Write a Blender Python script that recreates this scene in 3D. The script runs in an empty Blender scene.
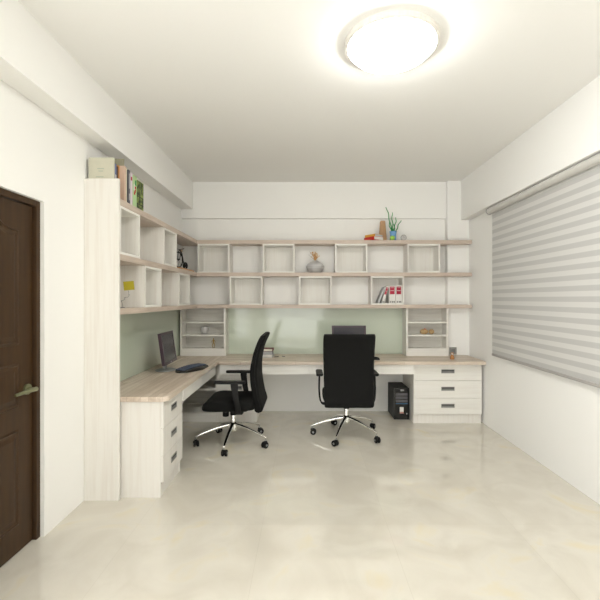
import bpy, bmesh, math, random
from mathutils import Vector, Matrix
random.seed(7)
COL = bpy.context.scene.collection
PI = math.pi

# ---------------------------------------------------------------- materials
def lin(c):
    return tuple((v/255/12.92 if v/255 <= .04045 else ((v/255+.055)/1.055)**2.4) for v in c) + (1,)

def mat(name, c, rough=.5, metal=0.0, c2=None, scale=(1, 1, 1), nscale=5.0, lo=.35, hi=.65, detail=4,
        bump=0.0, coat=0.0, emit=0.0, trans=0.0, spec=.5):
    m = bpy.data.materials.new(name); m.use_nodes = True
    nt = m.node_tree; b = nt.nodes['Principled BSDF']
    b.inputs['Base Color'].default_value = lin(c)
    b.inputs['Roughness'].default_value = rough
    b.inputs['Metallic'].default_value = metal
    b.inputs['Coat Weight'].default_value = coat
    b.inputs['Specular IOR Level'].default_value = spec
    b.inputs['Transmission Weight'].default_value = trans
    if emit:
        b.inputs['Emission Color'].default_value = lin(c); b.inputs['Emission Strength'].default_value = emit
    if c2 or bump:
        tc = nt.nodes.new('ShaderNodeTexCoord'); mp = nt.nodes.new('ShaderNodeMapping')
        mp.inputs['Scale'].default_value = scale
        nz = nt.nodes.new('ShaderNodeTexNoise'); nz.inputs['Scale'].default_value = nscale
        nz.inputs['Detail'].default_value = detail
        nt.links.new(tc.outputs['Object'], mp.inputs[0]); nt.links.new(mp.outputs[0], nz.inputs['Vector'])
        if c2:
            r = nt.nodes.new('ShaderNodeValToRGB')
            r.color_ramp.elements[0].position = lo; r.color_ramp.elements[0].color = lin(c)
            r.color_ramp.elements[1].position = hi; r.color_ramp.elements[1].color = lin(c2)
            nt.links.new(nz.outputs['Fac'], r.inputs[0]); nt.links.new(r.outputs[0], b.inputs['Base Color'])
        if bump:
            bp = nt.nodes.new('ShaderNodeBump'); bp.inputs['Strength'].default_value = bump
            bp.inputs['Distance'].default_value = .002
            nt.links.new(nz.outputs['Fac'], bp.inputs['Height']); nt.links.new(bp.outputs[0], b.inputs['Normal'])
    return m

def plank_mat(name, along):
    """strip-wood laminate, strips run along the axis `along` (0 = x, 1 = y)"""
    m = bpy.data.materials.new(name); m.use_nodes = True
    nt = m.node_tree; b = nt.nodes['Principled BSDF']; N = nt.nodes.new; L = nt.links.new
    tc = N('ShaderNodeTexCoord'); mp = N('ShaderNodeMapping')
    if along == 1: mp.inputs['Rotation'].default_value = (0, 0, PI/2)
    L(tc.outputs['Object'], mp.inputs[0])
    br = N('ShaderNodeTexBrick'); br.offset = .37; br.offset_frequency = 2
    br.inputs['Scale'].default_value = 1; br.inputs['Brick Width'].default_value = .62
    br.inputs['Row Height'].default_value = .052; br.inputs['Mortar Size'].default_value = .0009
    br.inputs['Color1'].default_value = lin((212, 196, 178)); br.inputs['Color2'].default_value = lin((232, 219, 204))
    br.inputs['Mortar'].default_value = lin((176, 156, 138)); br.inputs['Bias'].default_value = 0
    L(mp.outputs[0], br.inputs['Vector'])
    mp2 = N('ShaderNodeMapping'); mp2.inputs['Scale'].default_value = (1.6, 30, 30); L(mp.outputs[0], mp2.inputs[0])
    nz = N('ShaderNodeTexNoise'); nz.inputs['Scale'].default_value = 1.5; nz.inputs['Detail'].default_value = 5
    L(mp2.outputs[0], nz.inputs['Vector'])
    r = N('ShaderNodeValToRGB'); r.color_ramp.elements[0].position = .35; r.color_ramp.elements[1].position = .68
    r.color_ramp.elements[0].color = (.66, .61, .56, 1); r.color_ramp.elements[1].color = (1, 1, 1, 1)
    L(nz.outputs['Fac'], r.inputs[0])
    mx = N('ShaderNodeMix'); mx.data_type = 'RGBA'; mx.blend_type = 'MULTIPLY'; mx.inputs[0].default_value = .6
    L(br.outputs['Color'], mx.inputs[6]); L(r.outputs[0], mx.inputs[7]); L(mx.outputs[2], b.inputs['Base Color'])
    b.inputs['Roughness'].default_value = .38
    return m

def floor_mat():
    m = bpy.data.materials.new('polished_marble_tile'); m.use_nodes = True
    nt = m.node_tree; b = nt.nodes['Principled BSDF']; N = nt.nodes.new; L = nt.links.new
    tc = N('ShaderNodeTexCoord'); mp = N('ShaderNodeMapping'); mp.inputs['Location'].default_value = (.28, -.24, 0)
    L(tc.outputs['Object'], mp.inputs[0])
    br = N('ShaderNodeTexBrick'); br.offset = 0
    br.inputs['Scale'].default_value = 1; br.inputs['Brick Width'].default_value = .8
    br.inputs['Row Height'].default_value = .8; br.inputs['Mortar Size'].default_value = .0018
    br.inputs['Mortar Smooth'].default_value = .3
    br.inputs['Color1'].default_value = (.97, .97, .97, 1); br.inputs['Color2'].default_value = (1, 1, 1, 1)
    br.inputs['Mortar'].default_value = (.91, .905, .89, 1)
    L(mp.outputs[0], br.inputs['Vector'])
    nz = N('ShaderNodeTexNoise'); nz.inputs['Scale'].default_value = 2.6; nz.inputs['Detail'].default_value = 7
    nz.inputs['Distortion'].default_value = 1.2
    L(mp.outputs[0], nz.inputs['Vector'])
    r = N('ShaderNodeValToRGB'); e = r.color_ramp.elements
    e[0].position = .36; e[0].color = lin(FLOOR_A); e[1].position = .58; e[1].color = lin(FLOOR_B)
    e2 = r.color_ramp.elements.new(.72); e2.color = lin(FLOOR_C)
    L(nz.outputs['Fac'], r.inputs[0])
    mx = N('ShaderNodeMix'); mx.data_type = 'RGBA'; mx.blend_type = 'MULTIPLY'; mx.inputs[0].default_value = 1
    L(r.outputs[0], mx.inputs[6]); L(br.outputs['Color'], mx.inputs[7]); L(mx.outputs[2], b.inputs['Base Color'])
    b.inputs['Roughness'].default_value = .045; b.inputs['Specular IOR Level'].default_value = 1.0
    return m

def stripe_mat():
    """day-and-night roller blind: woven bands alternating along z"""
    m = bpy.data.materials.new('striped_blind_fabric'); m.use_nodes = True
    nt = m.node_tree; b = nt.nodes['Principled BSDF']; N = nt.nodes.new; L = nt.links.new
    tc = N('ShaderNodeTexCoord'); sp = N('ShaderNodeSeparateXYZ'); L(tc.outputs['Object'], sp.inputs[0])
    mu = N('ShaderNodeMath'); mu.operation = 'MULTIPLY'; mu.inputs[1].default_value = 1/.0815; L(sp.outputs[2], mu.inputs[0])
    ad = N('ShaderNodeMath'); ad.operation = 'ADD'; ad.inputs[1].default_value = .15; L(mu.outputs[0], ad.inputs[0])
    fr = N('ShaderNodeMath'); fr.operation = 'FRACT'; L(ad.outputs[0], fr.inputs[0])
    r = N('ShaderNodeValToRGB'); e = r.color_ramp.elements
    e[0].position = .0; e[0].color = lin(BLIND_D); e[1].position = .46; e[1].color = lin(BLIND_D)
    a = e.new(.50); a.color = lin(BLIND_L); a = e.new(.96); a.color = lin(BLIND_L); a = e.new(1.0); a.color = lin(BLIND_D)
    L(fr.outputs[0], r.inputs[0]); L(r.outputs[0], b.inputs['Base Color'])
    b.inputs['Roughness'].default_value = .85
    return m

FLOOR_A, FLOOR_B, FLOOR_C = (213, 207, 193), (221, 216, 203), (223, 213, 186)
BLIND_D, BLIND_L = (191, 190, 187), (211, 210, 206)
WALL = mat('painted_plaster', (246, 245, 241), .85, bump=.06, nscale=60)
CEIL = mat('ceiling_paint', (246, 245, 241), .9, bump=.05, nscale=60)
WHITE = mat('white_woodgrain_laminate', (235, 232, 225), .45, c2=(226, 220, 211), scale=(26, 26, 1.3), nscale=1.6, lo=.45, hi=.8)
WHITE_H = mat('white_laminate_cross_grain', (238, 236, 229), .45, c2=(231, 227, 219), scale=(1.3, 1.3, 30), nscale=1.6, lo=.45, hi=.8)
INNER = mat('grey_woodgrain_back_panel', (214, 211, 203), .5, c2=(200, 196, 187), scale=(1.5, 1.5, 16), nscale=2, lo=.4, hi=.7)
OAKY = mat('light_taupe_laminate', (206, 191, 176), .42, c2=(190, 172, 157), scale=(25, 2, 25), nscale=2, lo=.35, hi=.7)
OAKX = mat('light_taupe_laminate_crosswise', (206, 191, 176), .42, c2=(190, 172, 157), scale=(2, 25, 25), nscale=2, lo=.35, hi=.7)
TOPY = plank_mat('strip_wood_top_lengthwise', 1)
TOPX = plank_mat('strip_wood_top_crosswise', 0)
GLASS_GREEN = mat('pale_green_back_painted_glass', (201, 210, 192), .12, coat=.3)
DARKWOOD = mat('dark_walnut_veneer', (66, 45, 22), .5, c2=(54, 36, 16), spec=.3, scale=(10, 10, 1), nscale=3, lo=.3, hi=.7)
BRONZE = mat('aged_nickel', (140, 142, 112), .35, metal=.85)
STEEL = mat('brushed_steel', (170, 170, 166), .35, metal=.9)
GREY = mat('grey_recess', (128, 128, 126), .5)
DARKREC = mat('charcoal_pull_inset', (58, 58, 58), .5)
CHROME = mat('chrome', (235, 235, 232), .09, metal=1)
FABRIC = mat('black_woven_fabric', (22, 22, 21), .95, c2=(15, 15, 14), nscale=220, bump=.35, spec=.25)
PLASTIC = mat('black_plastic', (13, 13, 13), .5, spec=.25)
GLOSSBLK = mat('gloss_black_plastic', (12, 12, 13), .2)
BEZEL = mat('plum_black_bezel', (66, 50, 60), .35)
SCREEN = mat('switched_off_screen', (62, 60, 66), .18)
SILVER = mat('silver_plastic', (150, 152, 150), .4, metal=.3)
KEYS = mat('slate_blue_keys', (66, 76, 98), .45, c2=(88, 98, 120), nscale=60)
ROLL = mat('blind_cassette_grey', (205, 203, 197), .5)
RAIL = mat('blind_rail_grey', (172, 168, 164), .5)
def plain(name, c, r=.6, **k): return mat(name, c, r, **k)
PAPER = plain('book_pages', (232, 226, 212))
M = dict(
    palegreen=plain('pale_sage_cover', (209, 206, 186), c2=(201, 199, 180), nscale=8), sagegrey=plain('grey_text_print', (176, 184, 166)),
    blue=plain('blue_spine', (112, 122, 156)), orange=plain('orange_cover', (206, 142, 70)), brown=plain('brown_cover', (96, 74, 60)),
    pink=plain('pinkish_tan_spine', (206, 178, 158)), cream=plain('cream_spine', (220, 214, 188)), slate=plain('slate_spine', (92, 92, 100)),
    lilac=plain('lilac_white_spine', (216, 204, 208)), green=plain('light_green_spine', (176, 206, 152)), red=plain('red_cover', (190, 28, 22)),
    forest=plain('forest_picture_cover', (46, 62, 30), c2=(150, 168, 84), nscale=22, lo=.42, hi=.66), olive=plain('grey_olive_cover', (150, 148, 126)),
    yellow=plain('ochre_yellow_cover', (214, 160, 60)), white=plain('white_card', (226, 224, 218)), crimson=plain('crimson_label', (168, 18, 52)),
    black=plain('black_print', (26, 24, 24)), note=plain('mustard_sticky_note', (186, 172, 40)), sky=plain('blue_glaze', (112, 160, 206), .25),
    stem=plain('green_stem', (28, 142, 66), .5), lime=plain('lime_wax', (160, 208, 84), .5), tan=plain('tan_wood', (188, 150, 108), .5, c2=(176, 138, 98), scale=(20, 20, 2)),
    clay=plain('grey_white_ceramic', (196, 194, 192), .35), groove=plain('grey_glaze_line', (140, 138, 140), .4), dry=plain('dried_grass', (208, 160, 100), .8),
    drypale=plain('pale_dried_seed', (226, 200, 160), .8), gold=plain('brass', (176, 148, 92), .3, metal=.8), wire=plain('thin_grey_wire', (140, 140, 136), .3, metal=.8),
    shell=plain('tan_speckled_wood', (190, 162, 118), .6, c2=(168, 136, 92), nscale=40), redbit=plain('red_paint', (196, 70, 56)), amber=plain('amber_brown', (186, 130, 78), .25),
    iron=plain('black_iron', (16, 16, 16), .4, metal=.4), oakbase=plain('orange_wood_base', (192, 142, 92), .5), maroon=plain('maroon_cover', (110, 30, 34)),
    ltgrey=plain('light_grey_cover', (186, 186, 186)), bluelight=plain('blue_print_strip', (60, 110, 150), .4), silverdisc=plain('clock_rim_grey', (150, 148, 142), .35, metal=.4),
)

# ---------------------------------------------------------------- mesh helpers
class MB:
    def __init__(s): s.v = []; s.f = []; s.m = []; s.mats = []; s.sm = []
    def mi(s, m):
        if m not in s.mats: s.mats.append(m)
        return s.mats.index(m)
    def add(s, vs, fs, m, smooth=False, M_=None):
        k = len(s.v); i = s.mi(m)
        for p in vs:
            p = Vector(p)
            if M_ is not None: p = M_ @ p
            s.v.append(tuple(p))
        for f in fs: s.f.append(tuple(a+k for a in f)); s.m.append(i); s.sm.append(smooth)
        return s
    def box(s, x0, x1, y0, y1, z0, z1, m, M_=None):
        vs = [(x, y, z) for z in (z0, z1) for y in (y0, y1) for x in (x0, x1)]
        return s.add(vs, [(0, 2, 3, 1), (4, 5, 7, 6), (0, 1, 5, 4), (2, 6, 7, 3), (0, 4, 6, 2), (1, 3, 7, 5)], m, False, M_)
    def loft(s, rings, m, smooth=True, cap=True, M_=None, closed=False):
        n = len(rings[0]); vs = [p for r in rings for p in r]; fs = []
        R = len(rings)
        for a in range(R if closed else R-1):
            b = (a+1) % R
            for i in range(n):
                j = (i+1) % n; fs.append((a*n+i, a*n+j, b*n+j, b*n+i))
        if cap and not closed:
            fs.append(tuple(reversed(range(n)))); fs.append(tuple((R-1)*n+i for i in range(n)))
        return s.add(vs, fs, m, smooth, M_)
    def lathe(s, prof, m, loc=(0, 0, 0), n=28, M_=None, smooth=True, sx=1, sy=1):
        rings = [[(loc[0]+r*sx*math.cos(2*PI*i/n), loc[1]+r*sy*math.sin(2*PI*i/n), loc[2]+z) for i in range(n)] for r, z in prof]
        return s.loft(rings, m, smooth, True, M_)
    def cyl(s, a, b, r, m, n=16, r2=None, smooth=True):
        return s.tube([a, b], r, m, n, r2=r2, smooth=smooth)
    def tube(s, pts, r, m, n=8, r2=None, smooth=True, radii=None, closed=False):
        pts = [Vector(p) for p in pts]; rings = []; up = None; K = len(pts)
        for i, p in enumerate(pts):
            if closed: t = pts[(i+1) % K]-pts[i-1]
            else: t = pts[min(i+1, K-1)]-pts[max(i-1, 0)]
            t.normalize()
            if up is None: up = Vector((0, 0, 1)) if abs(t.z) < .9 else Vector((1, 0, 0))
            u = (up-t*up.dot(t))
            if u.length < 1e-4: u = t.orthogonal()
            u.normalize(); w = t.cross(u); up = u
            rr = radii[i] if radii else (r if r2 is None else r+(r2-r)*i/(K-1))
            rings.append([tuple(p+u*rr*math.cos(2*PI*k/n)+w*rr*math.sin(2*PI*k/n)) for k in range(n)])
        return s.loft(rings, m, smooth, not closed, None, closed)
    def prism(s, poly, a0, a1, m, axis='z', smooth=False, M_=None):
        def P(p, a): return {'z': (p[0], p[1], a), 'y': (p[0], a, p[1]), 'x': (a, p[0], p[1])}[axis]
        n = len(poly); vs = [P(p, a0) for p in poly]+[P(p, a1) for p in poly]
        fs = [tuple(reversed(range(n))), tuple(n+i for i in range(n))]+[(i, (i+1) % n, n+(i+1) % n, n+i) for i in range(n)]
        return s.add(vs, fs, m, smooth, M_)
    def sphere(s, c, r, m, n=20, k=12, sc=(1, 1, 1), M_=None):
        rings = []
        for a in range(k+1):
            t = PI*a/k; rr = max(r*math.sin(t), 1e-5)
            rings.append([(c[0]+rr*sc[0]*math.cos(2*PI*i/n), c[1]+rr*sc[1]*math.sin(2*PI*i/n), c[2]-r*sc[2]*math.cos(t)) for i in range(n)])
        return s.loft(rings, m, True, True, M_)
    def build(s, name, parent=None, loc=None, local=False, bevel=0, seg=2, auto=True):
        off = Vector((0, 0, 0))
        if loc is not None: off = Vector(loc)
        elif parent is not None and not local:
            q = parent
            while q: off += q.location; q = q.parent
        me = bpy.data.meshes.new(name)
        me.from_pydata([tuple(Vector(p)-off) for p in s.v], [], s.f)
        for m in s.mats: me.materials.append(m)
        me.polygons.foreach_set('material_index', s.m)
        me.polygons.foreach_set('use_smooth', s.sm)
        bm = bmesh.new(); bm.from_mesh(me); bmesh.ops.recalc_face_normals(bm, faces=bm.faces)
        if any(s.sm):
            for e in bm.edges:
                if len(e.link_faces) == 2 and e.calc_face_angle(0) > .9: e.smooth = False
        bm.to_mesh(me); bm.free()
        o = bpy.data.objects.new(name, me); COL.objects.link(o)
        if loc is not None: o.location = loc
        if parent is not None: o.parent = parent
        if bevel:
            b = o.modifiers.new('bevel', 'BEVEL'); b.width = bevel; b.segments = seg; b.limit_method = 'ANGLE'; b.angle_limit = .8
        return o

def tag(o, label=None, cat=None, group=None, kind=None):
    if label: o['label'] = label
    if cat: o['category'] = cat
    if group: o['group'] = group
    if kind: o['kind'] = kind
    return o
def thing(name, loc, label, cat, group=None, rz=0):
    o = bpy.data.objects.new(name, None); COL.objects.link(o); o.location = loc; o.rotation_euler = (0, 0, rz)
    o.empty_display_size = .1
    return tag(o, label, cat, group)
def copy_tree(o, parent=None):
    c = o.copy(); COL.objects.link(c)
    if parent is not None: c.parent = parent
    for ch in [x for x in bpy.data.objects if x.parent == o]: copy_tree(ch, c)
    return c
def rr(cx, cy, hx, hy, r, n=5):
    """rounded rectangle outline, counter-clockwise"""
    P = []
    for (sx, sy, a0) in ((1, 1, 0), (-1, 1, 90), (-1, -1, 180), (1, -1, 270)):
        for i in range(n+1):
            a = math.radians(a0+90*i/n); P.append((cx+sx*(hx-r)+r*math.cos(a), cy+sy*(hy-r)+r*math.sin(a)))
    return P

# ---------------------------------------------------------------- room
XL, XR, YB, YF, H = -1.597, 2.07, 5.30, -3.60, 2.95
T = .15
FW = .60
def struct(mb, name, label=None, bevel=0):
    return tag(mb.build(name, loc=(0, 0, 0), bevel=bevel), label, None, None, 'structure')
struct(MB().box(XL-T, XR+T, YF-T, YB+T, -.12, 0, floor_mat()), 'floor', 'polished beige marble tile floor')
struct(MB().box(XL-T, XR+T, YF-T, YB+T, H, H+.12, CEIL), 'ceiling', 'plain off-white ceiling')
struct(MB().box(XL-T, XR+T, YB, YB+T, 0, H, WALL), 'wall_back', 'off-white back wall behind the desks and shelves')
struct(MB().box(XL-T, -1.35, YF-T, YF, 0, H, WALL).box(FW, XR+T, YF-T, YF, 0, H, WALL).box(-1.35, FW, YF-T, YF, 0, .10, WALL).box(-1.35, FW, YF-T, YF, 2.65, H, WALL),
       'wall_front', 'wall behind the viewpoint with an added opening that lets in fill light')  # opening is made up, lets world light reach the back of the room
struct(MB().box(XR, XR+T, YF, YB, 0, H, WALL), 'wall_right', 'off-white right wall carrying the striped blind')
DY0, DY1, DZ = 1.60, 2.502, 2.042
struct(MB().box(XL-T, XL, YF, -1.3, 0, H, WALL).box(XL-T, XL, 1.2, DY0, 0, H, WALL).box(XL-T, XL, -1.3, 1.2, 2.4, H, WALL).box(XL-T, XL, -1.3, 1.2, 0, .08, WALL).box(XL-T, XL, DY1, YB, 0, H, WALL).box(XL-T, XL, DY0, DY1, DZ, H, WALL),
       'wall_left', 'off-white left wall with the dark door and an added unseen opening for fill light')  # opening before the door is made up, out of view, to light the right side
struct(MB().box(XL, -1.448, YF, YB, 2.60, H, WALL), 'trim_1', 'boxed beam along the top of the left wall')
struct(MB().box(1.967, XR, YF, YB, 2.45, H, WALL), 'trim_2', 'boxed beam along the top of the right wall above the blind')
struct(MB().box(-1.448, 1.795, YB-.045, YB, 2.484, H, WALL).box(XL, -1.448, YB-.045, YB, 2.484, 2.60, WALL), 'trim_3', 'shallow beam across the top of the back wall')
struct(MB().box(1.795, XR, YB-.10, YB, 0, 2.45, WALL).box(1.795, 1.967, YB-.10, YB, 2.45, H, WALL), 'trim_4', 'shallow column in the right rear corner')

# door
door = bpy.data.objects.new('door_1', None); COL.objects.link(door); door.location = (XL-.04, (DY0+DY1)/2, 0)
tag(door, 'dark brown panelled wooden door with lever handle in the left wall', None, None, 'structure')
mb = MB()
for a, b in ((DY1-.036, DY1), (DY0, DY0+.036)): mb.box(XL-.13, XL-.024, a, b, 0, DZ, DARKWOOD)
mb.box(XL-.13, XL-.024, DY0+.036, DY1-.036, DZ-.036, DZ, DARKWOOD)
mb.build('door_frame', door, bevel=.003)
mb = MB(); X = XL-.045
ya, yb = DY0+.039, DY1-.042
mb.box(X-.04, X, ya, yb, .006, DZ-.04, DARKWOOD)
mb.build('door_leaf', door, bevel=.002)
def panel(z0, z1, arch=0):
    y0, y1 = ya+.115, yb-.115; w = y1-y0; P = [(y0, z0), (y1, z0)]
    n = 24
    if arch:
        for i in range(n+1):
            t = i/n; u = 1-t
            k = abs(2*u-1); k = max(0, 1-max(0, k-.0)/.82)
            P.append((y0+w*u, z1+arch*(3*k*k-2*k**3)))
    else: P += [(y1, z1), (y0, z1)]
    return P
def shrink(P, d):
    cx = sum(p[0] for p in P)/len(P); z0 = min(p[1] for p in P); z1 = max(p[1] for p in P); cz = (z0+z1)/2
    y0 = min(p[0] for p in P); y1 = max(p[0] for p in P)
    return [(cx+(p[0]-cx)*(1-2*d/(y1-y0)), cz+(p[1]-cz)*(1-2*d/(z1-z0))) for p in P]
for z0, z1, ar in ((.16, .71, 0), (.83, 1.085, 0), (1.185, 1.845, .11)):
    P = panel(z0, z1, ar); Q = shrink(P, .012); R_ = shrink(P, .03); mb = MB()
    ring = lambda A, x: [(x, p[0], p[1]) for p in A]
    mb.loft([ring(P, X-.001), ring(Q, X+.007), ring(shrink(P, .02), X+.002), ring(R_, X+.002), ring(shrink(P, .055), X+.009)], DARKWOOD, smooth=False)
    mb.build('door_panel', door)
mb = MB()
hy, hz = 2.408, .92
mb.cyl((X-.001, hy, hz), (X+.012, hy, hz), .031, BRONZE, 24).cyl((X+.012, hy, hz), (X+.05, hy, hz), .012, BRONZE, 14)
mb.tube([(X+.05, hy+.012, hz), (X+.052, hy-.02, hz+.002), (X+.052, hy-.07, hz+.003), (X+.05, hy-.12, hz+.001), (X+.045, hy-.155, hz-.002)], .01, BRONZE, 12,
        radii=[.013, .0135, .0115, .010, .008])
mb.build('door_handle', door)

# ceiling lamps (round flush domes); the second is added fill light
def lamp(x, y, label, down, glow):
    t = thing('ceiling_lamp', (x, y, H), label, 'ceiling lamp')
    MB().lathe([(.27, -.028), (.275, -.022), (.275, 0), (.24, 0)], WHITE, (x, y, H), 40).build('rim', t)
    g = mat('frosted_lamp_glass', (255, 255, 253), .4, emit=glow)
    MB().lathe([(.001, -.115), (.08, -.110), (.16, -.092), (.22, -.062), (.255, -.028)], g, (x, y, H), 40).build('diffuser', t)
    if down:
        l = bpy.data.lights.new('lamp_light', 'AREA'); l.shape = 'DISK'; l.size = .5; l.energy = down; l.color = (1, .98, .93)
        o = bpy.data.objects.new('lamp_light', l); COL.objects.link(o); o.location = (0, 0, -.125); o.parent = t
A_DOWN, A_GLOW, B_DOWN, B_GLOW, SKY = 0, 43.0, 0, 4.0, 5.1
lamp(.50, 2.40, 'round frosted flush ceiling lamp nearer the desks', A_DOWN, A_GLOW)
lamp(1.10, .30, 'added fill lamp, a round frosted dome on the unseen part of the ceiling', B_DOWN, B_GLOW)  # added out of view to fill the room with light

# ---------------------------------------------------------------- blind on right wall
bl = thing('roller_blind', (2.04, 3.2, 2.42), 'grey and off-white horizontally striped roller blind on the right wall', 'blind')
BY0, BY1 = 1.85, 4.485
MB().box(2.037, 2.040, BY0, BY1, .855, 2.41, stripe_mat()).build('blind_fabric', bl)
MB().lathe([(.034, 0), (.034, BY1-BY0+.01)], ROLL, (0, 0, 0), 28, Matrix.Translation((2.012, BY0, 2.414)) @ Matrix.Rotation(-PI/2, 4, 'X')).build('roller_tube', bl)
for y in (BY0-.012, BY1+.01):
    MB().lathe([(.031, 0), (.037, .002), (.037, .01), (.031, .012)], SILVER, (0, 0, 0), 28, Matrix.Translation((2.012, y, 2.414)) @ Matrix.Rotation(-PI/2, 4, 'X')).box(2.012, 2.069, y, y+.012, 2.40, 2.45, SILVER).build('end_bracket', bl)
MB().box(2.030, 2.047, BY0, BY1, .832, .858, RAIL).build('bottom_rail', bl, bevel=.004)

# ---------------------------------------------------------------- shelves
SF = YB-.24            # front plane of back shelves
SX = XL+.252           # front plane of left shelves (x)
PF = 2.945             # tall side panel front
tag(MB().box(XL+.002, SX, PF, PF+.024, 0, 2.316, WHITE).build('tall_side_panel', loc=(XL+.13, PF+.012, 0), bevel=.0015),
    'tall white wood-grain end panel closing the near end of the left shelves', 'panel')
LEV = [(2.132, 2.178), (1.731, 1.777), (1.336, 1.379)]
NM = ['top', 'middle', 'bottom']
for (z0, z1), nm in zip(LEV, NM):
    tag(MB().box(XL+.002, SX, PF+.024, YB-.002, z0, z1, OAKY).build('wall_shelf', loc=(XL+.13, 4.1, z0), bevel=.002),
        'taupe wood %s shelf board running along the left wall' % nm, 'shelf', 'left wall shelf boards')
    # right end notched round the column
    poly = [(SX, SF), (2.048, SF), (2.048, YB-.102), (1.793, YB-.102), (1.793, YB-.002), (SX, YB-.002)]
    tag(MB().prism(poly, z0, z1, OAKX).build('wall_shelf', loc=(.3, SF+.1, z0), bevel=.002),
        'long taupe wood %s shelf board across the back wall' % nm, 'shelf', 'back wall shelf boards')

def cube_box(cx, front, z0, z1, w, depth, label, group, left=False):
    """open display cube; front plane faces -y (or +x when left=True, cx then means centre y)"""
    t = thing('display_cube', (front-depth/2, cx, z0) if left else (cx, front+depth/2, z0), label, 'display cube', group)
    t.rotation_euler = (0, 0, PI/2) if left else (0, 0, 0)
    th = .018; h = z1-z0; hw = w/2; d = depth/2
    mb = MB()
    mb.box(-hw, -hw+th, -d, d, 0, h, WHITE).box(hw-th, hw, -d, d, 0, h, WHITE)
    mb.box(-hw+th, hw-th, -d, d, 0, th, WHITE_H).box(-hw+th, hw-th, -d, d, h-th, h, WHITE_H)
    mb.build('frame', t, local=True)
    MB().box(-hw+th, hw-th, d-.012, d, th, h-th, WHITE).build('back_panel', t, local=True)
    return t
S = 81.0
W3 = ['leftmost', 'second from left', 'third from left', 'rightmost']
for (a, b), w in zip(((197.6, 229.5), (262.7, 294.5), (335.2, 367.3), (407.7, 440.3)), W3):
    cube_box(((a+b)/2-306)/S, SF+.004, LEV[1][1]+.0005, LEV[0][0]-.0005, (b-a)/S, .232,
             {'leftmost': 'empty white open cube in the upper row at the shelf corner',
              'second from left': 'empty white open cube in the upper row, left of the round vase',
              'third from left': 'empty white open cube in the upper row, right of the round vase',
              'rightmost': 'empty white open cube in the upper row nearest the right wall'}[w], 'cubes in the upper row of the back wall')
for (a, b), w in zip(((229.5, 262.3), (298.8, 331.8), (371.0, 404.2)),
                     ('empty white open cube in the lower row nearest the left corner', 'empty white open cube in the lower row, below the round vase',
                      'white open cube in the lower row holding red-labelled white binders')):
    cube_box(((a+b)/2-306)/S, SF+.004, LEV[2][1]+.0005, LEV[1][0]-.0005, (b-a)/S, .232, w, 'cubes in the lower row of the back wall')
for (y0, y1), zi, w in (((2.975, 3.334), 0, 'white cube on the left shelves, upper row, touching the tall end panel'),
                        ((3.895, 4.285), 0, 'white cube on the left shelves, upper row, next to the black bicycle ornament'),
                        ((3.438, 3.834), 1, 'white cube on the left shelves, lower row, behind the yellow note'),
                        ((4.362, 4.768), 1, 'white cube on the left shelves, lower row, nearest the corner')):
    cube_box((y0+y1)/2, SX-.004, LEV[zi+1][1]+.0005, LEV[zi][0]-.0005, y1-y0, .25, w, 'cubes on the left wall shelves', left=True)

# ---------------------------------------------------------------- green glass splashbacks
tag(MB().box(XL+.009, 1.243, YB-.007, YB-.001, .742, 1.334, GLASS_GREEN).build('glass_splashback', loc=(-.2, YB-.004, .742)),
    'pale green glass panel on the back wall above the desk', 'splashback')
tag(MB().box(XL+.001, XL+.008, PF+.026, YB-.001, .742, 1.334, GLASS_GREEN).build('glass_splashback', loc=(XL+.004, 4.1, .742)),
    'pale green glass panel on the left wall behind the monitor', 'splashback')

# ---------------------------------------------------------------- worktops
DF = 4.655; DX = -1.005; DZ0, DZ1 = .703, .740
poly = [(XL+.001, 2.971)]
r = .055; cx, cy = DX-r, 2.971+r
poly += [(cx+r*math.cos(a), cy+r*math.sin(a)) for a in [math.radians(-90+90*i/8) for i in range(9)]]
poly += [(DX, YB-.001), (XL+.001, YB-.001)]
tag(MB().prism(poly, DZ0, DZ1, TOPY).build('desk_worktop', loc=(-1.3, 4.1, DZ0), bevel=.003),
    'strip-wood worktop running along the left wall with a rounded near corner', 'worktop')
tag(MB().prism([(DX+.0015, DF), (2.045, DF), (2.045, YB-.102), (1.793, YB-.102), (1.793, YB-.001), (DX+.0015, YB-.001)], DZ0, DZ1, TOPX).build('desk_worktop', loc=(.5, 4.97, DZ0), bevel=.003),
    'long strip-wood worktop running across the back wall', 'worktop')

# ---------------------------------------------------------------- drawer cabinets; drawers face local -y, x width w
def handle(x, y, z, parent, w=.15, h=.045):
    mb = MB(); t = .006
    mb.box(x-w/2, x+w/2, y-.005, y, z+h/2-t, z+h/2, STEEL).box(x-w/2, x+w/2, y-.005, y, z-h/2, z-h/2+t, STEEL)
    mb.box(x-w/2, x-w/2+t, y-.005, y, z-h/2+t, z+h/2-t, STEEL).box(x+w/2-t, x+w/2, y-.005, y, z-h/2+t, z+h/2-t, STEEL)
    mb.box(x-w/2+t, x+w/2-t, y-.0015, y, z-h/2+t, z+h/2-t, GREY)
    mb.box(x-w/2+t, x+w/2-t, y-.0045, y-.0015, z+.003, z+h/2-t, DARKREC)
    return mb.build('handle', parent, local=True)
def side_profile(a, b, d):
    """cabinet body: closed box whose two side panels run down to the floor"""
    t = .018
    prof = [(a, 0), (a+t, 0), (a+t, .11), (b-t, .11), (b-t, 0), (b, 0), (b, .702), (a, .702)]
    n = len(prof)
    vs = [(x, .020, z) for x, z in prof]+[(x, d, z) for x, z in prof]
    F = [tuple(range(n)), tuple(reversed(range(n, 2*n)))]+[(i, n+i, n+(i+1) % n, (i+1) % n) for i in range(n)]
    return vs, F, WHITE
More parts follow.
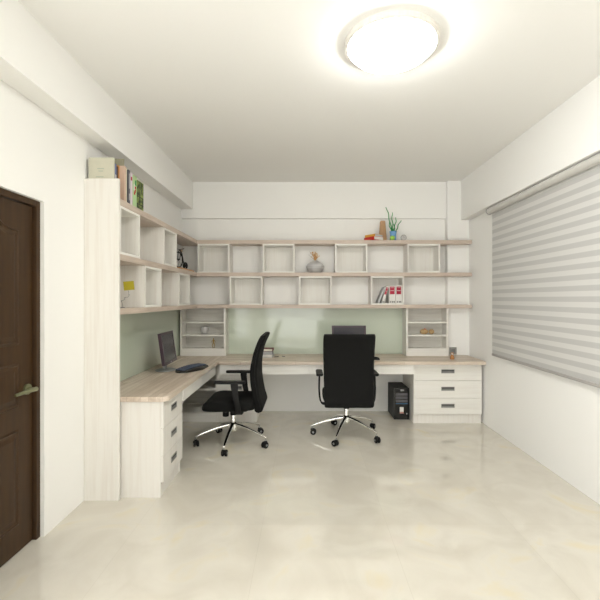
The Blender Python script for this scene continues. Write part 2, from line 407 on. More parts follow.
def drawer_cabinet(loc, rz, w, depth, label, hw=.15, group='three-drawer cabinets'):
    t = thing('drawer_cabinet', loc, label, 'drawer cabinet', group, rz)
    hwid = w/2
    mb = MB()
    mb.add(*side_profile(-hwid, hwid, depth)); mb.build('body', t, local=True, bevel=.001)
    mb = MB().box(-hwid+.0185, hwid-.0185, .026, depth-.002, .0, .1095, WHITE); mb.build('plinth', t, local=True)
    for z0, z1 in ((.112, .2965), (.2995, .5035), (.5065, .702)):
        d = MB().box(-hwid, hwid, 0, .019, z0, z1, WHITE_H if rz == 0 else WHITE).build('drawer', t, local=True, bevel=.0015)
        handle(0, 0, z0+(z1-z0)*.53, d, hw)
    return t
drawer_cabinet((1.647, 4.762, 0), 0, .79, .53, 'wide white three-drawer cabinet under the right end of the back worktop', .155)
drawer_cabinet((-.812, 4.812, 0), 0, .46, .48, 'white three-drawer cabinet under the back worktop, behind the chair seen from the side', .12)
# near-left cabinet: drawers face +x, with a flush side panel facing the room
t = drawer_cabinet((-1.040, 3.221, 0), PI/2, .462, .56, 'white three-drawer cabinet at the near end of the left worktop', .125)

# shallow drawers under worktops
t = thing('shallow_drawer_unit', (.12, 4.69, .588), 'row of two wide shallow white drawers under the back worktop, without handles', 'drawer unit')
MB().box(-.578, 1.245, 4.71, 5.28, .594, .702, WHITE_H).build('body', t)
for a, b in ((-.985, .0275), (.0315, 1.235)):
    MB().box(a, b, 4.69, 4.709, .588, .702, WHITE_H).build('drawer', t, bevel=.001)
t = thing('shallow_drawer_unit', (-1.05, 4.0, .588), 'row of two shallow white drawers under the left worktop, without handles', 'drawer unit')
MB().box(-1.55, -1.053, 3.46, 4.68, .594, .702, WHITE_H).build('body', t)
for a, b in ((3.456, 4.068), (4.072, 4.684)):
    MB().box(-1.052, -1.033, a, b, .588, .702, WHITE_H).build('drawer', t, bevel=.001)

# open shelf unit in the corner under the desks
t = thing('open_shelf_unit', (-1.32, 5.05, 0), 'low open white shelf unit in the corner under the worktops', 'shelf unit')
ux0, ux1, uy = XL+.003, -1.045, 4.835
MB().box(ux0, ux0+.02, uy, YB-.002, 0, .702, WHITE).box(ux1-.02, ux1, uy, YB-.002, 0, .702, WHITE).box(ux0+.02, ux1-.02, YB-.014, YB-.002, .11, .702, INNER).build('side_panels', t)
MB().box(ux0+.02, ux1-.02, uy, YB-.014, .09, .11, WHITE_H).build('shelf', t)
MB().box(ux0+.02, ux1-.02, uy, YB-.014, .372, .395, WHITE_H).build('shelf', t)
MB().box(ux0+.02, ux1-.02, uy+.003, uy+.02, 0, .09, WHITE_H).build('plinth', t)

# hutches standing on the worktop
def hutch(x0, x1, label, notch=False):
    y0 = 5.10; y1 = YB-.008; z0 = DZ1+.0005; z1 = 1.335
    t = thing('desk_shelf_unit', ((x0+x1)/2, (y0+y1)/2, z0), label, 'shelf unit', 'small shelf units standing on the worktops')
    MB().box(x0, x0+.024, y0, y1, z0, z1, WHITE).build('side_panel', t)
    MB().box(x1-.024, x1, y0, y1, z0, z1, WHITE).build('side_panel', t)
    MB().box(x0+.024, x1-.024, y1-.012, y1, z0, z1, INNER).build('back_panel', t)
    MB().box(x0+.024, x1-.024, y0+.001, y1-.012, z0, .834, WHITE_H).build('base', t)
    for z in (1.004, 1.166): MB().box(x0+.024, x1-.024, y0+.003, y1-.012, z-.018, z, WHITE_H).build('shelf', t)
    return t
hutch(-1.567, -1.000, 'white two-shelf unit on the left worktop holding a cup')
hutch(1.246, 1.772, 'white two-shelf unit on the right part of the back worktop')

# ---------------------------------------------------------------- office chairs (local: faces +y)
def sect(yf, yb, hw, z, r=.022, n=5):
    cy = (yf+yb)/2; h = abs(yf-yb)/2; r = min(r, h*.95)
    return [(x, y, z) for x, y in rr(0, cy, hw, h, r, n)]
def spline(keys, n):
    out = []
    K = len(keys)
    for i in range(K-1):
        p0, p1, p2, p3 = keys[max(i-1, 0)], keys[i], keys[i+1], keys[min(i+2, K-1)]
        for j in range(n):
            t = j/n
            out.append(tuple(.5*((2*b)+(-a+c)*t+(2*a-5*b+4*c-d)*t*t+(-a+3*b-3*c+d)*t**3) for a, b, c, d in zip(p0, p1, p2, p3)))
    out.append(tuple(keys[-1])); return out
def make_chair(loc, rz, label):
    t = thing('office_chair', (0, 0, 0), label, 'office chair', 'black fabric office chairs')
    # backrest  (z, front y, back y, half width)
    keys = [(.366, -.256, -.296, .228), (.380, -.244, -.316, .240), (.42, -.236, -.322, .244), (.50, -.225, -.298, .245), (.65, -.202, -.272, .248),
            (.78, -.200, -.268, .251), (.92, -.228, -.287, .254), (1.01, -.258, -.316, .255), (1.058, -.278, -.340, .254), (1.086, -.293, -.350, .252), (1.100, -.303, -.344, .246)]
    rings = [sect(k[1], k[2], k[3], k[0], .026) for k in spline(keys, 4)]
    bk = MB().loft(rings, FABRIC).build('backrest', t, local=True)
    # seam piping around the back's rim
    sk = spline(keys, 3); mb = MB()
    pts = [(k[3]+.0005, k[2]+.02, k[0]) for k in sk]; pts2 = [(-x, y, z) for x, y, z in reversed(pts)]
    mb.tube(pts+pts2, .0035, PLASTIC, 6, closed=True).build('piping', bk, local=True)
    # seat
    keys = [(-.235, .400, .452, .225), (-.225, .388, .468, .240), (-.15, .380, .476, .248), (0, .374, .474, .252), (.10, .372, .480, .252), (.17, .372, .478, .250),
            (.225, .374, .462, .247), (.248, .380, .444, .242), (.258, .392, .428, .232)]
    rings = []
    for y, z0, z1, hw in spline(keys, 4):
        h = (z1-z0)/2; rings.append([(x, y, z) for x, z in rr(0, (z0+z1)/2, hw, h, min(.035, h*.95), 5)])
    MB().loft(rings, FABRIC).build('seat', t, local=True)
    # armrests
    for s in (-1, 1):
        pad = [(x, y) for x, y in rr(s*.288, -.018, .036, .146, .028, 6)]
        a = MB().prism(pad, .655, .680, PLASTIC).build('armrest', t, local=True, bevel=.006, seg=3)
        mb = MB()
        path = [(s*.288, -.06, .657), (s*.291, -.064, .60), (s*.292, -.075, .52), (s*.288, -.09, .44), (s*.276, -.098, .385), (s*.25, -.10, .362), (s*.17, -.10, .360)]
        rings = []
        for i, p in enumerate(spline(path, 4)):
            q = Vector(p); w = .036-.010*min(1, i/12) + (.006 if i > 16 else 0)
            k = min(1, max(0, (i-14)/6)); tx = .009; 
            ring = []
            for u, v in rr(0, 0, tx, w, .008, 3):
                ring.append((q.x+u*(1-k), q.y+v, q.z-s*0+u*k*(-s if s > 0 else 1)*1.0))
            rings.append(ring)
        mb.loft(rings, PLASTIC).build('arm_support', a, local=True)
    # mechanism
    mb = MB(); mb.prism(rr(0, -.02, .085, .13, .03), .335, .382, PLASTIC)
    mb.box(-.16, .16, -.125, -.075, .352, .378, PLASTIC)
    mb.lathe([(.024, 0), (.032, .004), (.032, .05), (.026, .056), (.02, .075)], PLASTIC, (0, .075, .268), 16)
    mb.tube([(.05, .0, .352), (.19, .01, .350), (.245, .012, .344)], .005, PLASTIC, 8).box(.225, .275, -.003, .027, .338, .349, PLASTIC)
    mb.build('tilt_mechanism', t, local=True, bevel=.003)
    mb = MB(); mb.lathe([(.014, .28), (.014, .345)], CHROME, n=20).lathe([(.0255, .13), (.0265, .135), (.0265, .275), (.024, .285)], CHROME, n=24).lathe([(.03, .285), (.032, .29), (.03, .335)], PLASTIC, n=20)
    mb.build('gas_column', t, local=True)
    MB().lathe([(.030, .118), (.043, .128), (.046, .150), (.044, .195), (.034, .212), (.028, .214)], CHROME, n=28).build('hub', t, local=True)
    for k in range(5):
        a = math.radians(32.8+72*k); Mz = Matrix.Rotation(a, 4, 'Z')
        rings = []
        for i in range(9):
            u = i/8; x = .030+.343*u; zt = .208-.105*u-.012*math.sin(PI*u)*-1; hh = .019-.009*u; hw = .021-.008*u
            if i == 8: hh *= .7; hw *= .7
            rings.append([(x, y, z) for y, z in rr(0, zt-hh, hw, hh, min(hw, hh)*.8, 4)])
        MB().loft(rings, CHROME, M_=Mz).build('base_leg', t, local=True)
        # caster
        mb = MB(); Mc = Mz @ Matrix.Translation((.366, 0, 0)) @ Matrix.Rotation(1.3*k+.5, 4, 'Z')
        mb.lathe([(.007, .058), (.007, .092)], STEEL, n=12, M_=Mc)
        mb.box(-.012, .03, -.006, .006, .022, .056, PLASTIC, Mc).lathe([(.015, .05), (.017, .054), (.013, .066)], PLASTIC, (0, 0, 0), 14, Mc)
        c = mb.build('caster', t, local=True)
        for s in (-1, 1):
            Mw = Mc @ Matrix.Translation((.014, s*.0165, .0305)) @ Matrix.Rotation(PI/2, 4, 'X')
            MB().lathe([(.014, -.010), (.026, -.0095), (.030, -.006), (.0305, 0), (.030, .006), (.026, .0095), (.014, .010)], PLASTIC, n=22, M_=Mw).lathe(
                [(.011, -.0115), (.011, .0115)], SILVER, n=14, M_=Mw).build('wheel', c, local=True)
    t.location = loc; t.rotation_euler = (0, 0, rz)
    return t
c1 = make_chair((-.733, 4.132, 0), PI/2, 'black office chair turned side-on, facing the left desk')
c2 = copy_tree(c1); c2.location = (.43, 4.373, 0); c2.rotation_euler = (0, 0, 0)
c2['label'] = 'black office chair seen from behind, facing the back desk'

# ---------------------------------------------------------------- monitors
def monitor(loc, rz, label, tilt):
    """screen faces local -y; stand base centre at loc"""
    t = thing('computer_monitor', (0, 0, 0), label, 'monitor', 'flat desktop monitors')
    Mt = Matrix.Translation((0, -.055, .075)) @ Matrix.Rotation(-tilt, 4, 'X')
    w, h, b = .415, .312, .021
    fr = MB()
    fr.box(-w/2, w/2, 0, .012, 0, b+.006, BEZEL, Mt).box(-w/2, w/2, 0, .012, h-b, h, BEZEL, Mt)
    fr.box(-w/2, -w/2+b, 0, .012, b+.006, h-b, BEZEL, Mt).box(w/2-b, w/2, 0, .012, b+.006, h-b, BEZEL, Mt)
    fr.box(-w/2+.002, w/2-.002, .012, .030, .002, h-.002, BEZEL, Mt).box(-.13, .13, .030, .046, .06, .24, PLASTIC, Mt)
    f = fr.build('housing', t, local=True)
    MB().box(-w/2+b, w/2-b, .003, .012, b+.006, h-b, SCREEN, Mt).build('screen', t, local=True)
    MB().lathe([(.0065, 0), (.0065, .0015)], M['ltgrey'], (0, 0, 0), 16, Mt @ Matrix.Translation((0, -.0001, .013)) @ Matrix.Rotation(PI/2, 4, 'X')).build('emblem', f, local=True)
    MB().lathe([(.10, 0), (.105, .003), (.103, .008), (.085, .014), (.03, .018)], SILVER, n=36, sx=1.05, sy=.95).build('stand_base', t, local=True)
    MB().loft([[(x, y, z) for x, y in rr(0, cy, hw, .012, .006, 3)] for cy, hw, z in ((.01, .035, .014), (.008, .03, .06), (.0, .03, .12), (.01, .03, .16))], SILVER).build('stand_neck', t, local=True)
    t.location = loc; t.rotation_euler = (0, 0, rz); return t
monitor((-1.395, 4.08, DZ1), PI/2+.045, 'dark flat monitor angled on the left worktop beside the keyboard', .14)
m2 = monitor((.522, 5.03, DZ1), 0, 'dark flat monitor on the back worktop, half hidden behind a chair', .06)

# keyboard (built along local x, user side = -y)
kb = thing('keyboard', (0, 0, 0), 'black and slate-blue ergonomic keyboard lying on the left worktop', 'keyboard')
rings = []
n = 22
for i in range(n+1):
    u = -1+2*i/n; x = .232*u; e = (1-abs(u)**5)**.5 if abs(u) < 1 else 0; e = max(e, .12)
    fr_ = -.098*e-.016*math.cos(PI*u*1.4)*e; bk_ = .078*e; zt = .022+.012*math.cos(PI*u*.5); 
    rings.append([(x, fr_, .002), (x, fr_-.002*e, .008), (x, fr_+.02*e, .016*.6+.008), (x, -.03*e, zt-.004), (x, bk_*.9, zt), (x, bk_, zt-.008), (x, bk_, .002)])
MB().loft(rings, GLOSSBLK).build('palm_rest_body', kb, local=True)
mb = MB()
for rw in range(5):
    for cl in range(14):
        u = -.86+1.72*(cl+.5)/14
        if abs(u) < .05: continue
        x = .225*u; y = -.028+rw*.019; z = .026+.012*math.cos(PI*u*.5)-.004+.0012*rw
        mb.box(x-.0118, x+.0118, y-.0082, y+.0082, z-.008, z+.003, KEYS)
mb.build('keys', kb, local=True, bevel=.001)
kb.location = (-1.145, 4.13, DZ1); kb.rotation_euler = (0, 0, PI/2-.33)

# mouse
mb = MB()
rings = []
for i in range(9):
    a = PI*i/8; y = -.052*math.cos(a); w = max(.032*math.sin(a)**.6, .002); h = max(.034*math.sin(a)**.7, .003)
    rings.append([(w*math.cos(b), y, .001+h*max(0, math.sin(b))) for b in [PI*j/10 for j in range(11)]])
mb.loft(rings, GLOSSBLK)
o = mb.build('computer_mouse', local=True); o.location = (.815, 4.80, DZ1); o.rotation_euler = (0, 0, .9)
tag(o, 'small black mouse on the back worktop beside the rear-facing chair', 'mouse')

# PC tower
t = thing('computer_tower', (1.147, 5.10, 0), 'black desktop computer tower on the floor left of the wide drawer cabinet', 'computer')
x0, x1, y0, y1, z1 = 1.056, 1.236, 4.915, 5.285, .380
MB().box(x0, x1, y0+.02, y1, .006, z1, PLASTIC).build('case', t, bevel=.003)
fp = MB().box(x0-.001, x1+.001, y0, y0+.0195, .004, z1+.002, GLOSSBLK).build('front_panel', t, bevel=.005)
for z in (.292, .252, .212):
    MB().box(x0+.020, x1-.018, y0-.002, y0+.001, z, z+.030, mat('optical_drive_grey', (92, 90, 94), .3)).build('drive_bay', fp)
MB().box(x0+.020, x1-.018, y0-.0015, y0+.001, .192, .2, M['bluelight']).build('blue_strip', fp)
MB().box(x0+.068, x1-.066, y0-.0015, y0+.001, .098, .155, M['white']).box(x0+.068, x1-.066, y0-.0016, y0+.001, .078, .096, plain('pale_red_print', (186, 140, 128))).build('sticker', fp)
MB().box(x0+.078, x1-.062, y0-.0015, y0+.001, .348, .362, M['ltgrey']).build('badge', fp)
MB().lathe([(.008, 0), (.008, .003)], STEEL, (0, 0, 0), 14, Matrix.Translation((x1-.028, y0+.001, .075)) @ Matrix.Rotation(PI/2, 4, 'X')).build('power_button', fp)
for sx in (x0+.015, x1-.035):
    for sy in (y0+.03, y1-.05): MB().box(sx, sx+.02, sy, sy+.02, 0, .006, PLASTIC).build('foot', t)

# ---------------------------------------------------------------- books
def book(loc, th, dp, h, cover, label, group, cat='book', rz=0, name='book', extras=None, lean=0):
    """standing book: spine faces local -y, thickness along x, depth +y, height z"""
    t = thing(name, (0, 0, 0), label, cat, group)
    c = .0022
    mb = MB().box(-th/2, -th/2+c, 0, dp, 0, h, cover).box(th/2-c, th/2, 0, dp, 0, h, cover).box(-th/2+c, th/2-c, 0, c, 0, h, cover)
    cv = mb.build('cover', t, local=True)
    MB().box(-th/2+c, th/2-c, c, dp-.003, .003, h-.003, PAPER).build('pages', t, local=True)
    if extras:
        mb = MB(); extras(mb, th, dp, h)
        for i in range(0, len(mb.f), 6):      # each printed block a piece of its own
            m1 = MB(); m1.add(mb.v[i//6*8:i//6*8+8], [tuple(a-i//6*8 for a in f) for f in mb.f[i:i+6]], mb.mats[mb.m[i]]); m1.build('printed_mark', cv, local=True)
    t.location = loc; t.rotation_euler = (0, lean, rz) if lean else (0, 0, rz)
    return t
GZ = LEV[0][1]; G = 'books standing on the top left shelf'
E = SX-.004
def spine_marks(m, *rects):
    def f(mb, th, dp, h):
        for (a, b, c, d) in rects: mb.box(-th/2*.85+a*th*.85, -th/2*.85+b*th*.85, -.0012, .0002, c*h, d*h, m)
    return f
def pal_front(mb, th, dp, h):    # print on the near cover (facing the room's near end)
    x = -th/2
    for z, a, b in ((.72, .35, .62), (.66, .40, .58), (.52, .30, .60), (.40, .30, .74), (.34, .25, .72)):
        mb.box(x-.0008, x, dp*(1-b), dp*(1-a), h*z, h*z+.006, M['sagegrey'])
    for z in (.08, .28): mb.box(x-.0008, x, dp*.30, dp*.78, h*z, h*z+.004, M['sagegrey'])
    for a in (.30, .77): mb.box(x-.0008, x, dp*a, dp*a+.004, h*.08, h*.28, M['sagegrey'])
# rotated 90 deg: local -y -> +x ; local x -> +y
bk = lambda y0, y1, xf, dp, h, m, label, ex=None: book((xf, (y0+y1)/2, GZ), (y1-y0)-.0015, dp, h, m, label, G, rz=PI/2, extras=ex)
bk(2.972, 2.990, -1.395, .182, .298, M['palegreen'], 'large pale sage book with its cover showing above the tall end panel', pal_front)
bk(2.992, 3.020, -1.395, .170, .262, M['blue'], 'blue-spined book just behind the large pale sage one', spine_marks(M['white'], (.2, .8, .2, .7)))
bk(3.022, 3.034, -1.388, .16, .250, M['brown'], 'thin dark brown book beside the blue-spined one')
bk(3.036, 3.044, -1.385, .16, .262, M['orange'], 'thin orange book before the pinkish tan one')
bk(3.046, 3.075, E, .19, .262, M['pink'], 'pinkish tan book near the end panel on the top shelf')
bk(3.077, 3.102, E-.006, .20, .262, M['cream'], 'plain cream-spined book left of the slate one')
bk(3.104, 3.114, E-.03, .21, .335, M['olive'], 'tall grey-olive folder sticking up above the other books')
bk(3.116, 3.146, E, .19, .256, M['slate'], 'dark slate-spined book with pale lettering blocks', spine_marks(M['ltgrey'], (.25, .75, .1, .3), (.3, .7, .45, .9)))
bk(3.148, 3.190, E, .19, .250, M['lilac'], 'white and lilac book beside the light green one', spine_marks(M['crimson'], (.2, .8, .75, .86)))
bk(3.192, 3.268, E, .17, .243, M['green'], 'thick light green book with red marks on its spine',
   lambda mb, th, dp, h: [mb.box(a*th, b*th, -.0012, .0002, c*h, d*h, m) for a, b, c, d, m in
                          ((-.2, .1, .38, .48, M['red']), (-.05, .25, .46, .56, M['red']), (.0, .3, .58, .66, M['red']), (-.25, -.05, .52, .72, M['white']), (.05, .38, .70, .86, M['stem']))])
# picture book, cover facing the room
t = thing('book', (0, 0, 0), 'dark green picture book standing cover-out at the end of the row', 'book', G)
cv = MB().box(-.075, .075, 0, .0025, 0, .232, M['forest']).box(-.075, .075, .0165, .019, 0, .232, M['forest']).box(-.075, -.0725, .0025, .0165, 0, .232, M['black']).build('cover', t, local=True)
MB().box(-.0725, .072, .0025, .0165, .003, .229, PAPER).build('pages', t, local=True)
MB().box(-.075, -.062, -.0006, 0, 0, .232, M['black']).box(-.062, .075, -.0006, 0, .10, .106, M['black']).box(-.062, .075, -.0006, 0, .04, .046, M['black']).box(-.01, -.005, -.0006, 0, .046, .232, M['black']).build('cover_print', cv, local=True)
t.location = (E-.01, 3.352, GZ); t.rotation_euler = (0, 0, PI/2)

# binders in the cube
BZ = LEV[2][1]+.019; cubeX1 = (404.2-306)/S-.018; by = SF+.035
GB = 'white binders with crimson spine labels in the cube'
def binder_marks(mb, th, dp, h):
    mb.box(-th*.38, th*.38, -.0012, .0002, h*.50, h*.93, M['crimson'])
    mb.box(-th*.30, th*.30, -.0018, -.0011, h*.69, h*.715, M['white'])
    mb.box(-th*.26, th*.26, -.0018, -.0011, h*.86, h*.88, plain_w)
    for a in (-.3, 0, .25): mb.box(th*a, th*(a+.14), -.0012, .0002, h*.03, h*.12, M['black'])
plain_w = M['lilac']
x = cubeX1-.003
for w_, lab in ((.076, 'white binder with crimson label standing at the right side of the cube'), (.080, 'white binder with crimson label, upright, beside the leaning ones')):
    book((x-w_/2, by, BZ), w_-.002, .17, .222, M['white'], lab, GB, 'binder', name='binder', extras=binder_marks); x -= w_+.001
    if w_ == .076: x -= .003
ln = .30
w_ = .034; 
lx = x-.222*math.sin(ln)-w_/2*math.cos(ln)+.004
book((lx, by, BZ+w_/2*math.sin(ln)), w_, .17, .215, M['white'], 'slim white binder with crimson label leaning right against the upright ones', GB, 'binder', name='binder', extras=binder_marks, lean=ln)
ln2 = .40; w2 = .022
lx2 = lx-(w_+w2)/2/math.cos(ln)-.024
book((lx2, by+.004, BZ+w2/2*math.sin(ln2)), w2, .16, .212, M['ltgrey'], 'thin grey folder leaning at the far left of the binders', GB, 'binder', name='binder', lean=ln2)

# flat books
def flat_book(loc, w, d, th, rz, cover, label, group, side=None):
    """lying flat: spine on local -x side, cover top/bottom"""
    t = thing('book', (0, 0, 0), label, 'book', group); c = .0025
    MB().box(-w/2, w/2, -d/2, d/2, 0, c, cover).box(-w/2, w/2, -d/2, d/2, th-c, th, cover).box(-w/2, -w/2+c, -d/2, d/2, c, th-c, cover).build('cover', t, local=True)
    MB().box(-w/2+c, w/2-.004, -d/2+.003, d/2-.003, c, th-c, side or PAPER).build('pages', t, local=True)
    t.location = loc; t.rotation_euler = (0, 0, rz)
z = GZ; GR = 'books lying flat on the top back shelf'
flat_book((.848, 5.135, z), .155, .185, .042, math.radians(33), M['red'], 'red book lying at the bottom of the small pile on the top shelf', GR, M['white'])
flat_book((.850, 5.135, z+.0425), .145, .17, .030, math.radians(38), M['yellow'], 'ochre yellow book lying on top of the red one', GR, M['ltgrey'])
GD = 'books piled on the back worktop'
for i, (w, d, th, cv, lab, sd) in enumerate(((.20, .15, .040, M['ltgrey'], 'thick grey book at the bottom of the worktop pile', M['white']),
                                    (.19, .14, .036, M['slate'], 'slate-covered book in the middle of the worktop pile', M['ltgrey']),
                                    (.195, .14, .030, M['maroon'], 'maroon book on top of the worktop pile', PAPER))):
    flat_book((-.500, 5.03, DZ1+(0, .0405, .077)[i]), w, d, th, (PI-.10, PI+.02, PI-.05)[i]+.0, cv, lab, GD, sd)
o = MB().tube([(0, 0, .005), (.05, .03, .005)], .0045, M['black'], 8).tube([(.05, .03, .005), (.056, .0336, .005)], .002, M['wire'], 8).build('pen', local=True)
o.location = (-.385, 4.99, DZ1); tag(o, 'black pen lying just right of the worktop book pile', 'pen')
o = MB().tube([(0, .0, .004), (.035, -.035, .004)], .0035, M['slate'], 8).tube([(.035, -.035, .004), (.04, -.04, .004)], .0018, M['wire'], 8).build('pen', local=True)
o.location = (-.295, 5.06, DZ1); tag(o, 'thin grey pen lying alone on the back worktop further right', 'pen')

# ---------------------------------------------------------------- ornaments
# bicycle ornament (penny-farthing) on the middle left shelf
bz = LEV[1][1]
t = thing('bicycle_ornament', (-1.41, 4.63, bz), 'black wire bicycle ornament on an orange wooden base, middle left shelf', 'ornament')
MB().box(-1.45, -1.350, 4.40, 4.95, bz, bz+.016, M['oakbase']).build('base', t, bevel=.003)
def wheel(cy, r, tr, x=-1.40, spokes=8, yaw=0):
    mb = MB(); c = Vector((x, cy, bz+.016+r+tr))
    f = lambda a: c+Vector((math.sin(yaw)*r*math.cos(a), math.cos(yaw)*r*math.cos(a), r*math.sin(a)))
    mb.tube([f(2*PI*i/32) for i in range(32)], tr, M['iron'], 8, closed=True)
    for i in range(spokes):
        mb.tube([c, f(2*PI*i/spokes)], .0016, M['iron'], 5)
    mb.cyl(c-Vector((.012, 0, 0)), c+Vector((.012, 0, 0)), .007, M['iron'], 10)
    return mb, c
mb, ca = wheel(4.50, .082, .007, yaw=.25); mb.build('front_wheel', t)
mb, cb = wheel(4.755, .033, .010, spokes=6, yaw=.35); mb.cyl(cb-Vector((.008, 0, 0)), cb+Vector((.008, 0, 0)), .018, M['iron'], 12); mb.build('rear_wheel', t)
mb = MB()
for s in (-.014, .014): mb.tube([ca+Vector((s, 0, 0)), (-1.40+s, 4.53, ca.z+.09), (-1.40, 4.55, ca.z+.115)], .004, M['iron'], 6)
mb.tube([(-1.40, 4.55, ca.z+.112), (-1.40, 4.62, ca.z+.085), (-1.40, 4.69, ca.z-.02), (-1.40, 4.735, cb.z+.03), cb], .006, M['iron'], 8)
mb.tube([(-1.45, 4.54, ca.z+.125), (-1.40, 4.56, ca.z+.118), (-1.35, 4.54, ca.z+.125)], .004, M['iron'], 6)
mb.build('frame', t)
MB().sphere((-1.40, 4.60, ca.z+.108), .022, M['tan'], sc=(.7, 1.5, .35)).build('saddle', t)

# memo holder
z = LEV[2][1]
t = thing('memo_holder', (-1.47, 3.30, z), 'mustard yellow note on a crooked wire clip stand, bottom left shelf', 'memo holder')
MB().lathe([(.018, 0), (.018, .004), (.006, .008)], M['wire'], (-1.475, 3.30, z), 16).build('base', t)
w = [(-1.475, 3.30, z+.005), (-1.478, 3.30, z+.035), (-1.484, 3.30, z+.055), (-1.462, 3.30, z+.066), (-1.455, 3.295, z+.082), (-1.43, 3.30, z+.088), (-1.424, 3.30, z+.105), (-1.43, 3.30, z+.14)]
mb = MB().tube(spline(w, 4), .0018, M['wire'], 6)
for q in (2, 4, 6): mb.sphere(w[q], .0045, M['wire'], 8, 6)
mb.build('wire_stem', t)
Mn = Matrix.Translation((-1.424, 3.296, z+.178)) @ Matrix.Rotation(-.10, 4, 'Y') @ Matrix.Rotation(.2, 4, 'Z')
MB().box(-.040, .040, -.0015, .0015, -.036, .036, M['note'], Mn).build('note', t)

# round vase with dried grass (upper row)
vz = LEV[1][1]
vx, vy = .115, 5.165
t = thing('round_vase', (vx, vy, vz), 'round grey-white ribbed vase with dried grass, between upper-row cubes', 'vase')
prof = [(.055, 0), (.066, .003), (.098, .035), (.114, .070), (.115, .082), (.098, .112), (.06, .140), (.034, .150), (.030, .157), (.024, .157), (.022, .14)]
MB().lathe(prof, M['clay'], (vx, vy, vz), 40).build('body', t)
mb = MB()
for r_, z_ in ((.1155, .077), (.104, .045), (.083, .020)):
    mb.tube([(vx+r_*math.cos(2*PI*i/36), vy+r_*math.sin(2*PI*i/36), vz+z_) for i in range(36)], .0016, M['groove'], 6, closed=True)
mb.build('groove_rings', t)
mb = MB(); mb2 = MB()
for i in range(34):
    a = random.uniform(0, 2*PI); sp = random.uniform(.01, .062); h = random.uniform(.05, .125)
    p = [(vx, vy, vz+.14), (vx+sp*.35*math.cos(a), vy+sp*.35*math.sin(a), vz+.155+h*.4), (vx+sp*math.cos(a), vy+sp*math.sin(a), vz+.155+h*.85)]
    mb.tube(p, .0020, M['dry'], 5)
    q = Vector(p[2]); mb2.sphere(q, .008, M['drypale'] if i % 3 else M['dry'], 7, 5, (.7, .7, 1.3))
mb.tube([(vx, vy, vz+.15), (vx-.04, vy, vz+.23), (vx-.075, vy, vz+.275)], .001, M['groove'], 5)
mb.tube([(vx, vy, vz+.15), (vx-.05, vy, vz+.20), (vx-.085, vy, vz+.235)], .001, M['groove'], 5)
mb.build('dried_stems', t); tag(mb2.build('seed_heads', t), kind='stuff')

# top back shelf ornaments
z = GZ; K = 79.6
px = lambda p: (p-306)/K
o = MB().loft([[(px(383.5)+a, 5.215+b, z+zz) for a, b in rr(0, 0, hw, .032, .012, 4)] for hw, zz in ((.052, 0), (.052, .004), (.044, .10), (.033, .225), (.031, .252), (.026, .262))], M['tan']).build('wooden_vase', loc=(px(383.5), 5.215, z))
tag(o, 'tall tan tapering wooden vase behind the red and yellow books', 'vase')
bx = px(393.6)
t = thing('blue_vase', (bx, 5.18, z), 'sky blue vase holding crooked green stems on the top shelf', 'vase')
MB().lathe([(.034, 0), (.038, .003), (.038, .06), (.042, .11), (.048, .125), (.044, .125), (.038, .10), (.034, .03)], M['sky'], (bx, 5.18, z), 26).build('body', t)
mb = MB()
for tx, th_, sg in ((-.080, .435, 1), (-.02, .36, -1), (.045, .305, 1), (.092, .26, -1), (-.062, .235, -1), (.02, .22, 1)):
    pts = []
    n = 12
    for i in range(n+1):
        u = i/n; zz = z+.03+(th_-.03)*u; wob = .0065*math.sin(u*16+sg*1.3)*(.3+u)
        pts.append((bx+tx*u**1.2+wob, 5.18+.02*sg*u, zz))
    mb.tube(pts, .0045, M['stem'], 6, radii=[.0075-.003*i/n for i in range(n+1)])
mb.build('green_stems', t)
o = MB().sphere((px(391.5), 5.095, z+.030), .031, M['lime'], sc=(1, 1, .96)).build('lime_ball', loc=(px(391.5), 5.095, z)); tag(o, 'small lime green ball in front of the blue vase', 'ornament')
cx_ = px(402.9)
t = thing('desk_clock', (cx_, 5.12, z), 'small round grey clock on the top shelf right of the blue vase', 'clock')
Mx = Matrix.Translation((cx_, 5.12, z+.037)) @ Matrix.Rotation(PI/2, 4, 'X')
MB().lathe([(.030, -.016), (.036, -.014), (.037, 0), (.036, .014), (.030, .016), (.029, .012), (.001, .012)], M['silverdisc'], n=30, M_=Mx).build('case', t)
MB().lathe([(.028, .0125), (.028, .0135)], M['clay'], n=30, M_=Mx).build('dial', t)
MB().box(cx_-.001, cx_+.001, 5.12-.0155, 5.12-.0137, z+.037, z+.057, M['black']).box(cx_, cx_+.014, 5.12-.0155, 5.12-.0137, z+.036, z+.038, M['black']).build('hands', t)

# hutch items
K2 = 79.4
qx = lambda p: (p-306)/K2
z = 1.0045
t = thing('tea_cup', (qx(204), 5.18, z), 'grey-white cup on a saucer in the left shelf unit', 'cup')
c = (qx(204), 5.18, z)
MB().lathe([(.025, 0), (.05, .008), (.053, .011), (.028, .006)], M['clay'], c, 28).build('saucer', t)
MB().lathe([(.022, .007), (.030, .012), (.040, .04), (.043, .085), (.045, .098), (.042, .098), (.038, .05), (.02, .015)], M['clay'], c, 28).tube(
    [(c[0]+.040, c[1], z+.085), (c[0]+.062, c[1], z+.085), (c[0]+.066, c[1], z+.06), (c[0]+.055, c[1], z+.04), (c[0]+.036, c[1], z+.035)], .005, M['clay'], 8).build('cup_body', t)
z = .8345; fx = qx(213.4)
t = thing('brass_figurine', (fx, 5.17, z), 'slim brass standing figure in the bottom bay of the left shelf unit', 'figurine')
mb = MB().lathe([(.016, 0), (.016, .004), (.006, .006)], M['gold'], (fx, 5.17, z), 16)
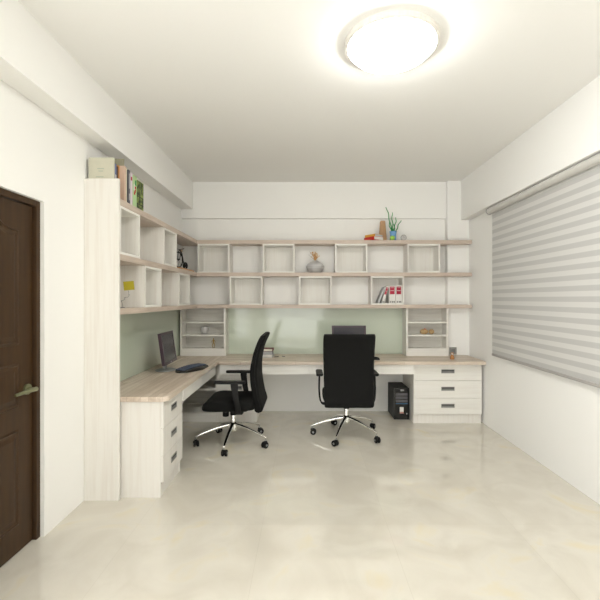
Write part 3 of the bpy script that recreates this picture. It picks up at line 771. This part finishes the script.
for s in (-1, 1):
    mb.tube([(fx+s*.012, 5.17, z+.004), (fx+s*.014, 5.165, z+.03), (fx+s*.006, 5.17, z+.062)], .004, M['gold'], 8, radii=[.003, .0045, .006])
    mb.tube([(fx+s*.008, 5.17, z+.095), (fx+s*.020, 5.165, z+.083), (fx+s*.026, 5.16, z+.070)], .003, M['gold'], 8)
mb.tube([(fx, 5.17, z+.058), (fx, 5.17, z+.075), (fx, 5.17, z+.098), (fx, 5.17, z+.104)], .008, M['gold'], 10, radii=[.008, .0075, .010, .004])
mb.sphere((fx, 5.17, z+.112), .0085, M['gold'], 12, 8, (.9, .9, 1.1)); mb.build('body', t)
z = 1.0045
def bird(p, r, sc, label, red):
    x = qx(p); t = thing('wooden_ornament', (x, 5.17, z), label, 'ornament', 'two rounded tan ornaments in the right shelf unit')
    MB().sphere((x, 5.17, z+r*sc[2]+.0005), r, M['shell'], 22, 14, sc).build('body', t)
    if red: MB().sphere((x+.008, 5.16, z+2*r*sc[2]-.001), .010, M['redbit'], 12, 8, (1.1, .6, .9)).build('red_top', t)
    else: MB().sphere((x-.002, 5.165, z+2*r*sc[2]-.001), .009, M['clay'], 12, 8, (1.4, .7, .6)).build('grey_top', t)
    return t
bird(424.2, .036, (1.5, .8, .95), 'larger rounded tan ornament with a red dab on top, right shelf unit', True)
bird(431.6, .036, (.95, .8, .92), 'smaller rounded tan ornament right of the red-topped one', False)

# wall socket and small bottle
t = thing('wall_socket', (1.86, YB-.10, .80), 'small square metal socket plate just above the right end of the worktop', 'socket')
MB().box(1.818, 1.908, YB-.108, YB-.1005, .748, .838, STEEL).build('plate', t, bevel=.002)
MB().box(1.838, 1.888, YB-.110, YB-.108, .770, .816, GREY).build('outlet', t)
bx, by_ = 1.722, 4.83
t = thing('amber_jar', (bx, by_, DZ1), 'tiny amber brown jar with a ring top in front of the socket', 'jar')
MB().lathe([(.020, 0), (.023, .003), (.024, .022), (.020, .036), (.014, .042), (.014, .050)], M['amber'], (bx, by_, DZ1), 20).build('body', t)
MB().tube([(bx+.014*math.cos(2*PI*i/20), by_, DZ1+.064+.014*math.sin(2*PI*i/20)) for i in range(20)], .004, M['amber'], 8, closed=True).sphere((bx, by_, DZ1+.064), .006, M['white'], 10, 8).build('ring_top', t)

# ---------------------------------------------------------------- camera, world, colour
cam = bpy.data.cameras.new('camera'); co = bpy.data.objects.new('camera', cam); COL.objects.link(co)
co.location = (0, 0, 1.45); co.rotation_euler = (PI/2, 0, 0)
cam.sensor_width = 36; cam.lens = 36*410/600
cam.shift_x = -6/600; cam.shift_y = -1/600
cam.clip_start = .05
sc = bpy.context.scene; sc.camera = co
w = bpy.data.worlds.new('world'); w.use_nodes = True; w.node_tree.nodes['Background'].inputs[0].default_value = (1, .995, .975, 1)
w.node_tree.nodes['Background'].inputs[1].default_value = SKY; sc.world = w
vs = sc.view_settings; vs.view_transform = 'Standard'; vs.look = 'None'; vs.gamma = 1; vs.use_curve_mapping = False
vs.exposure = -.10
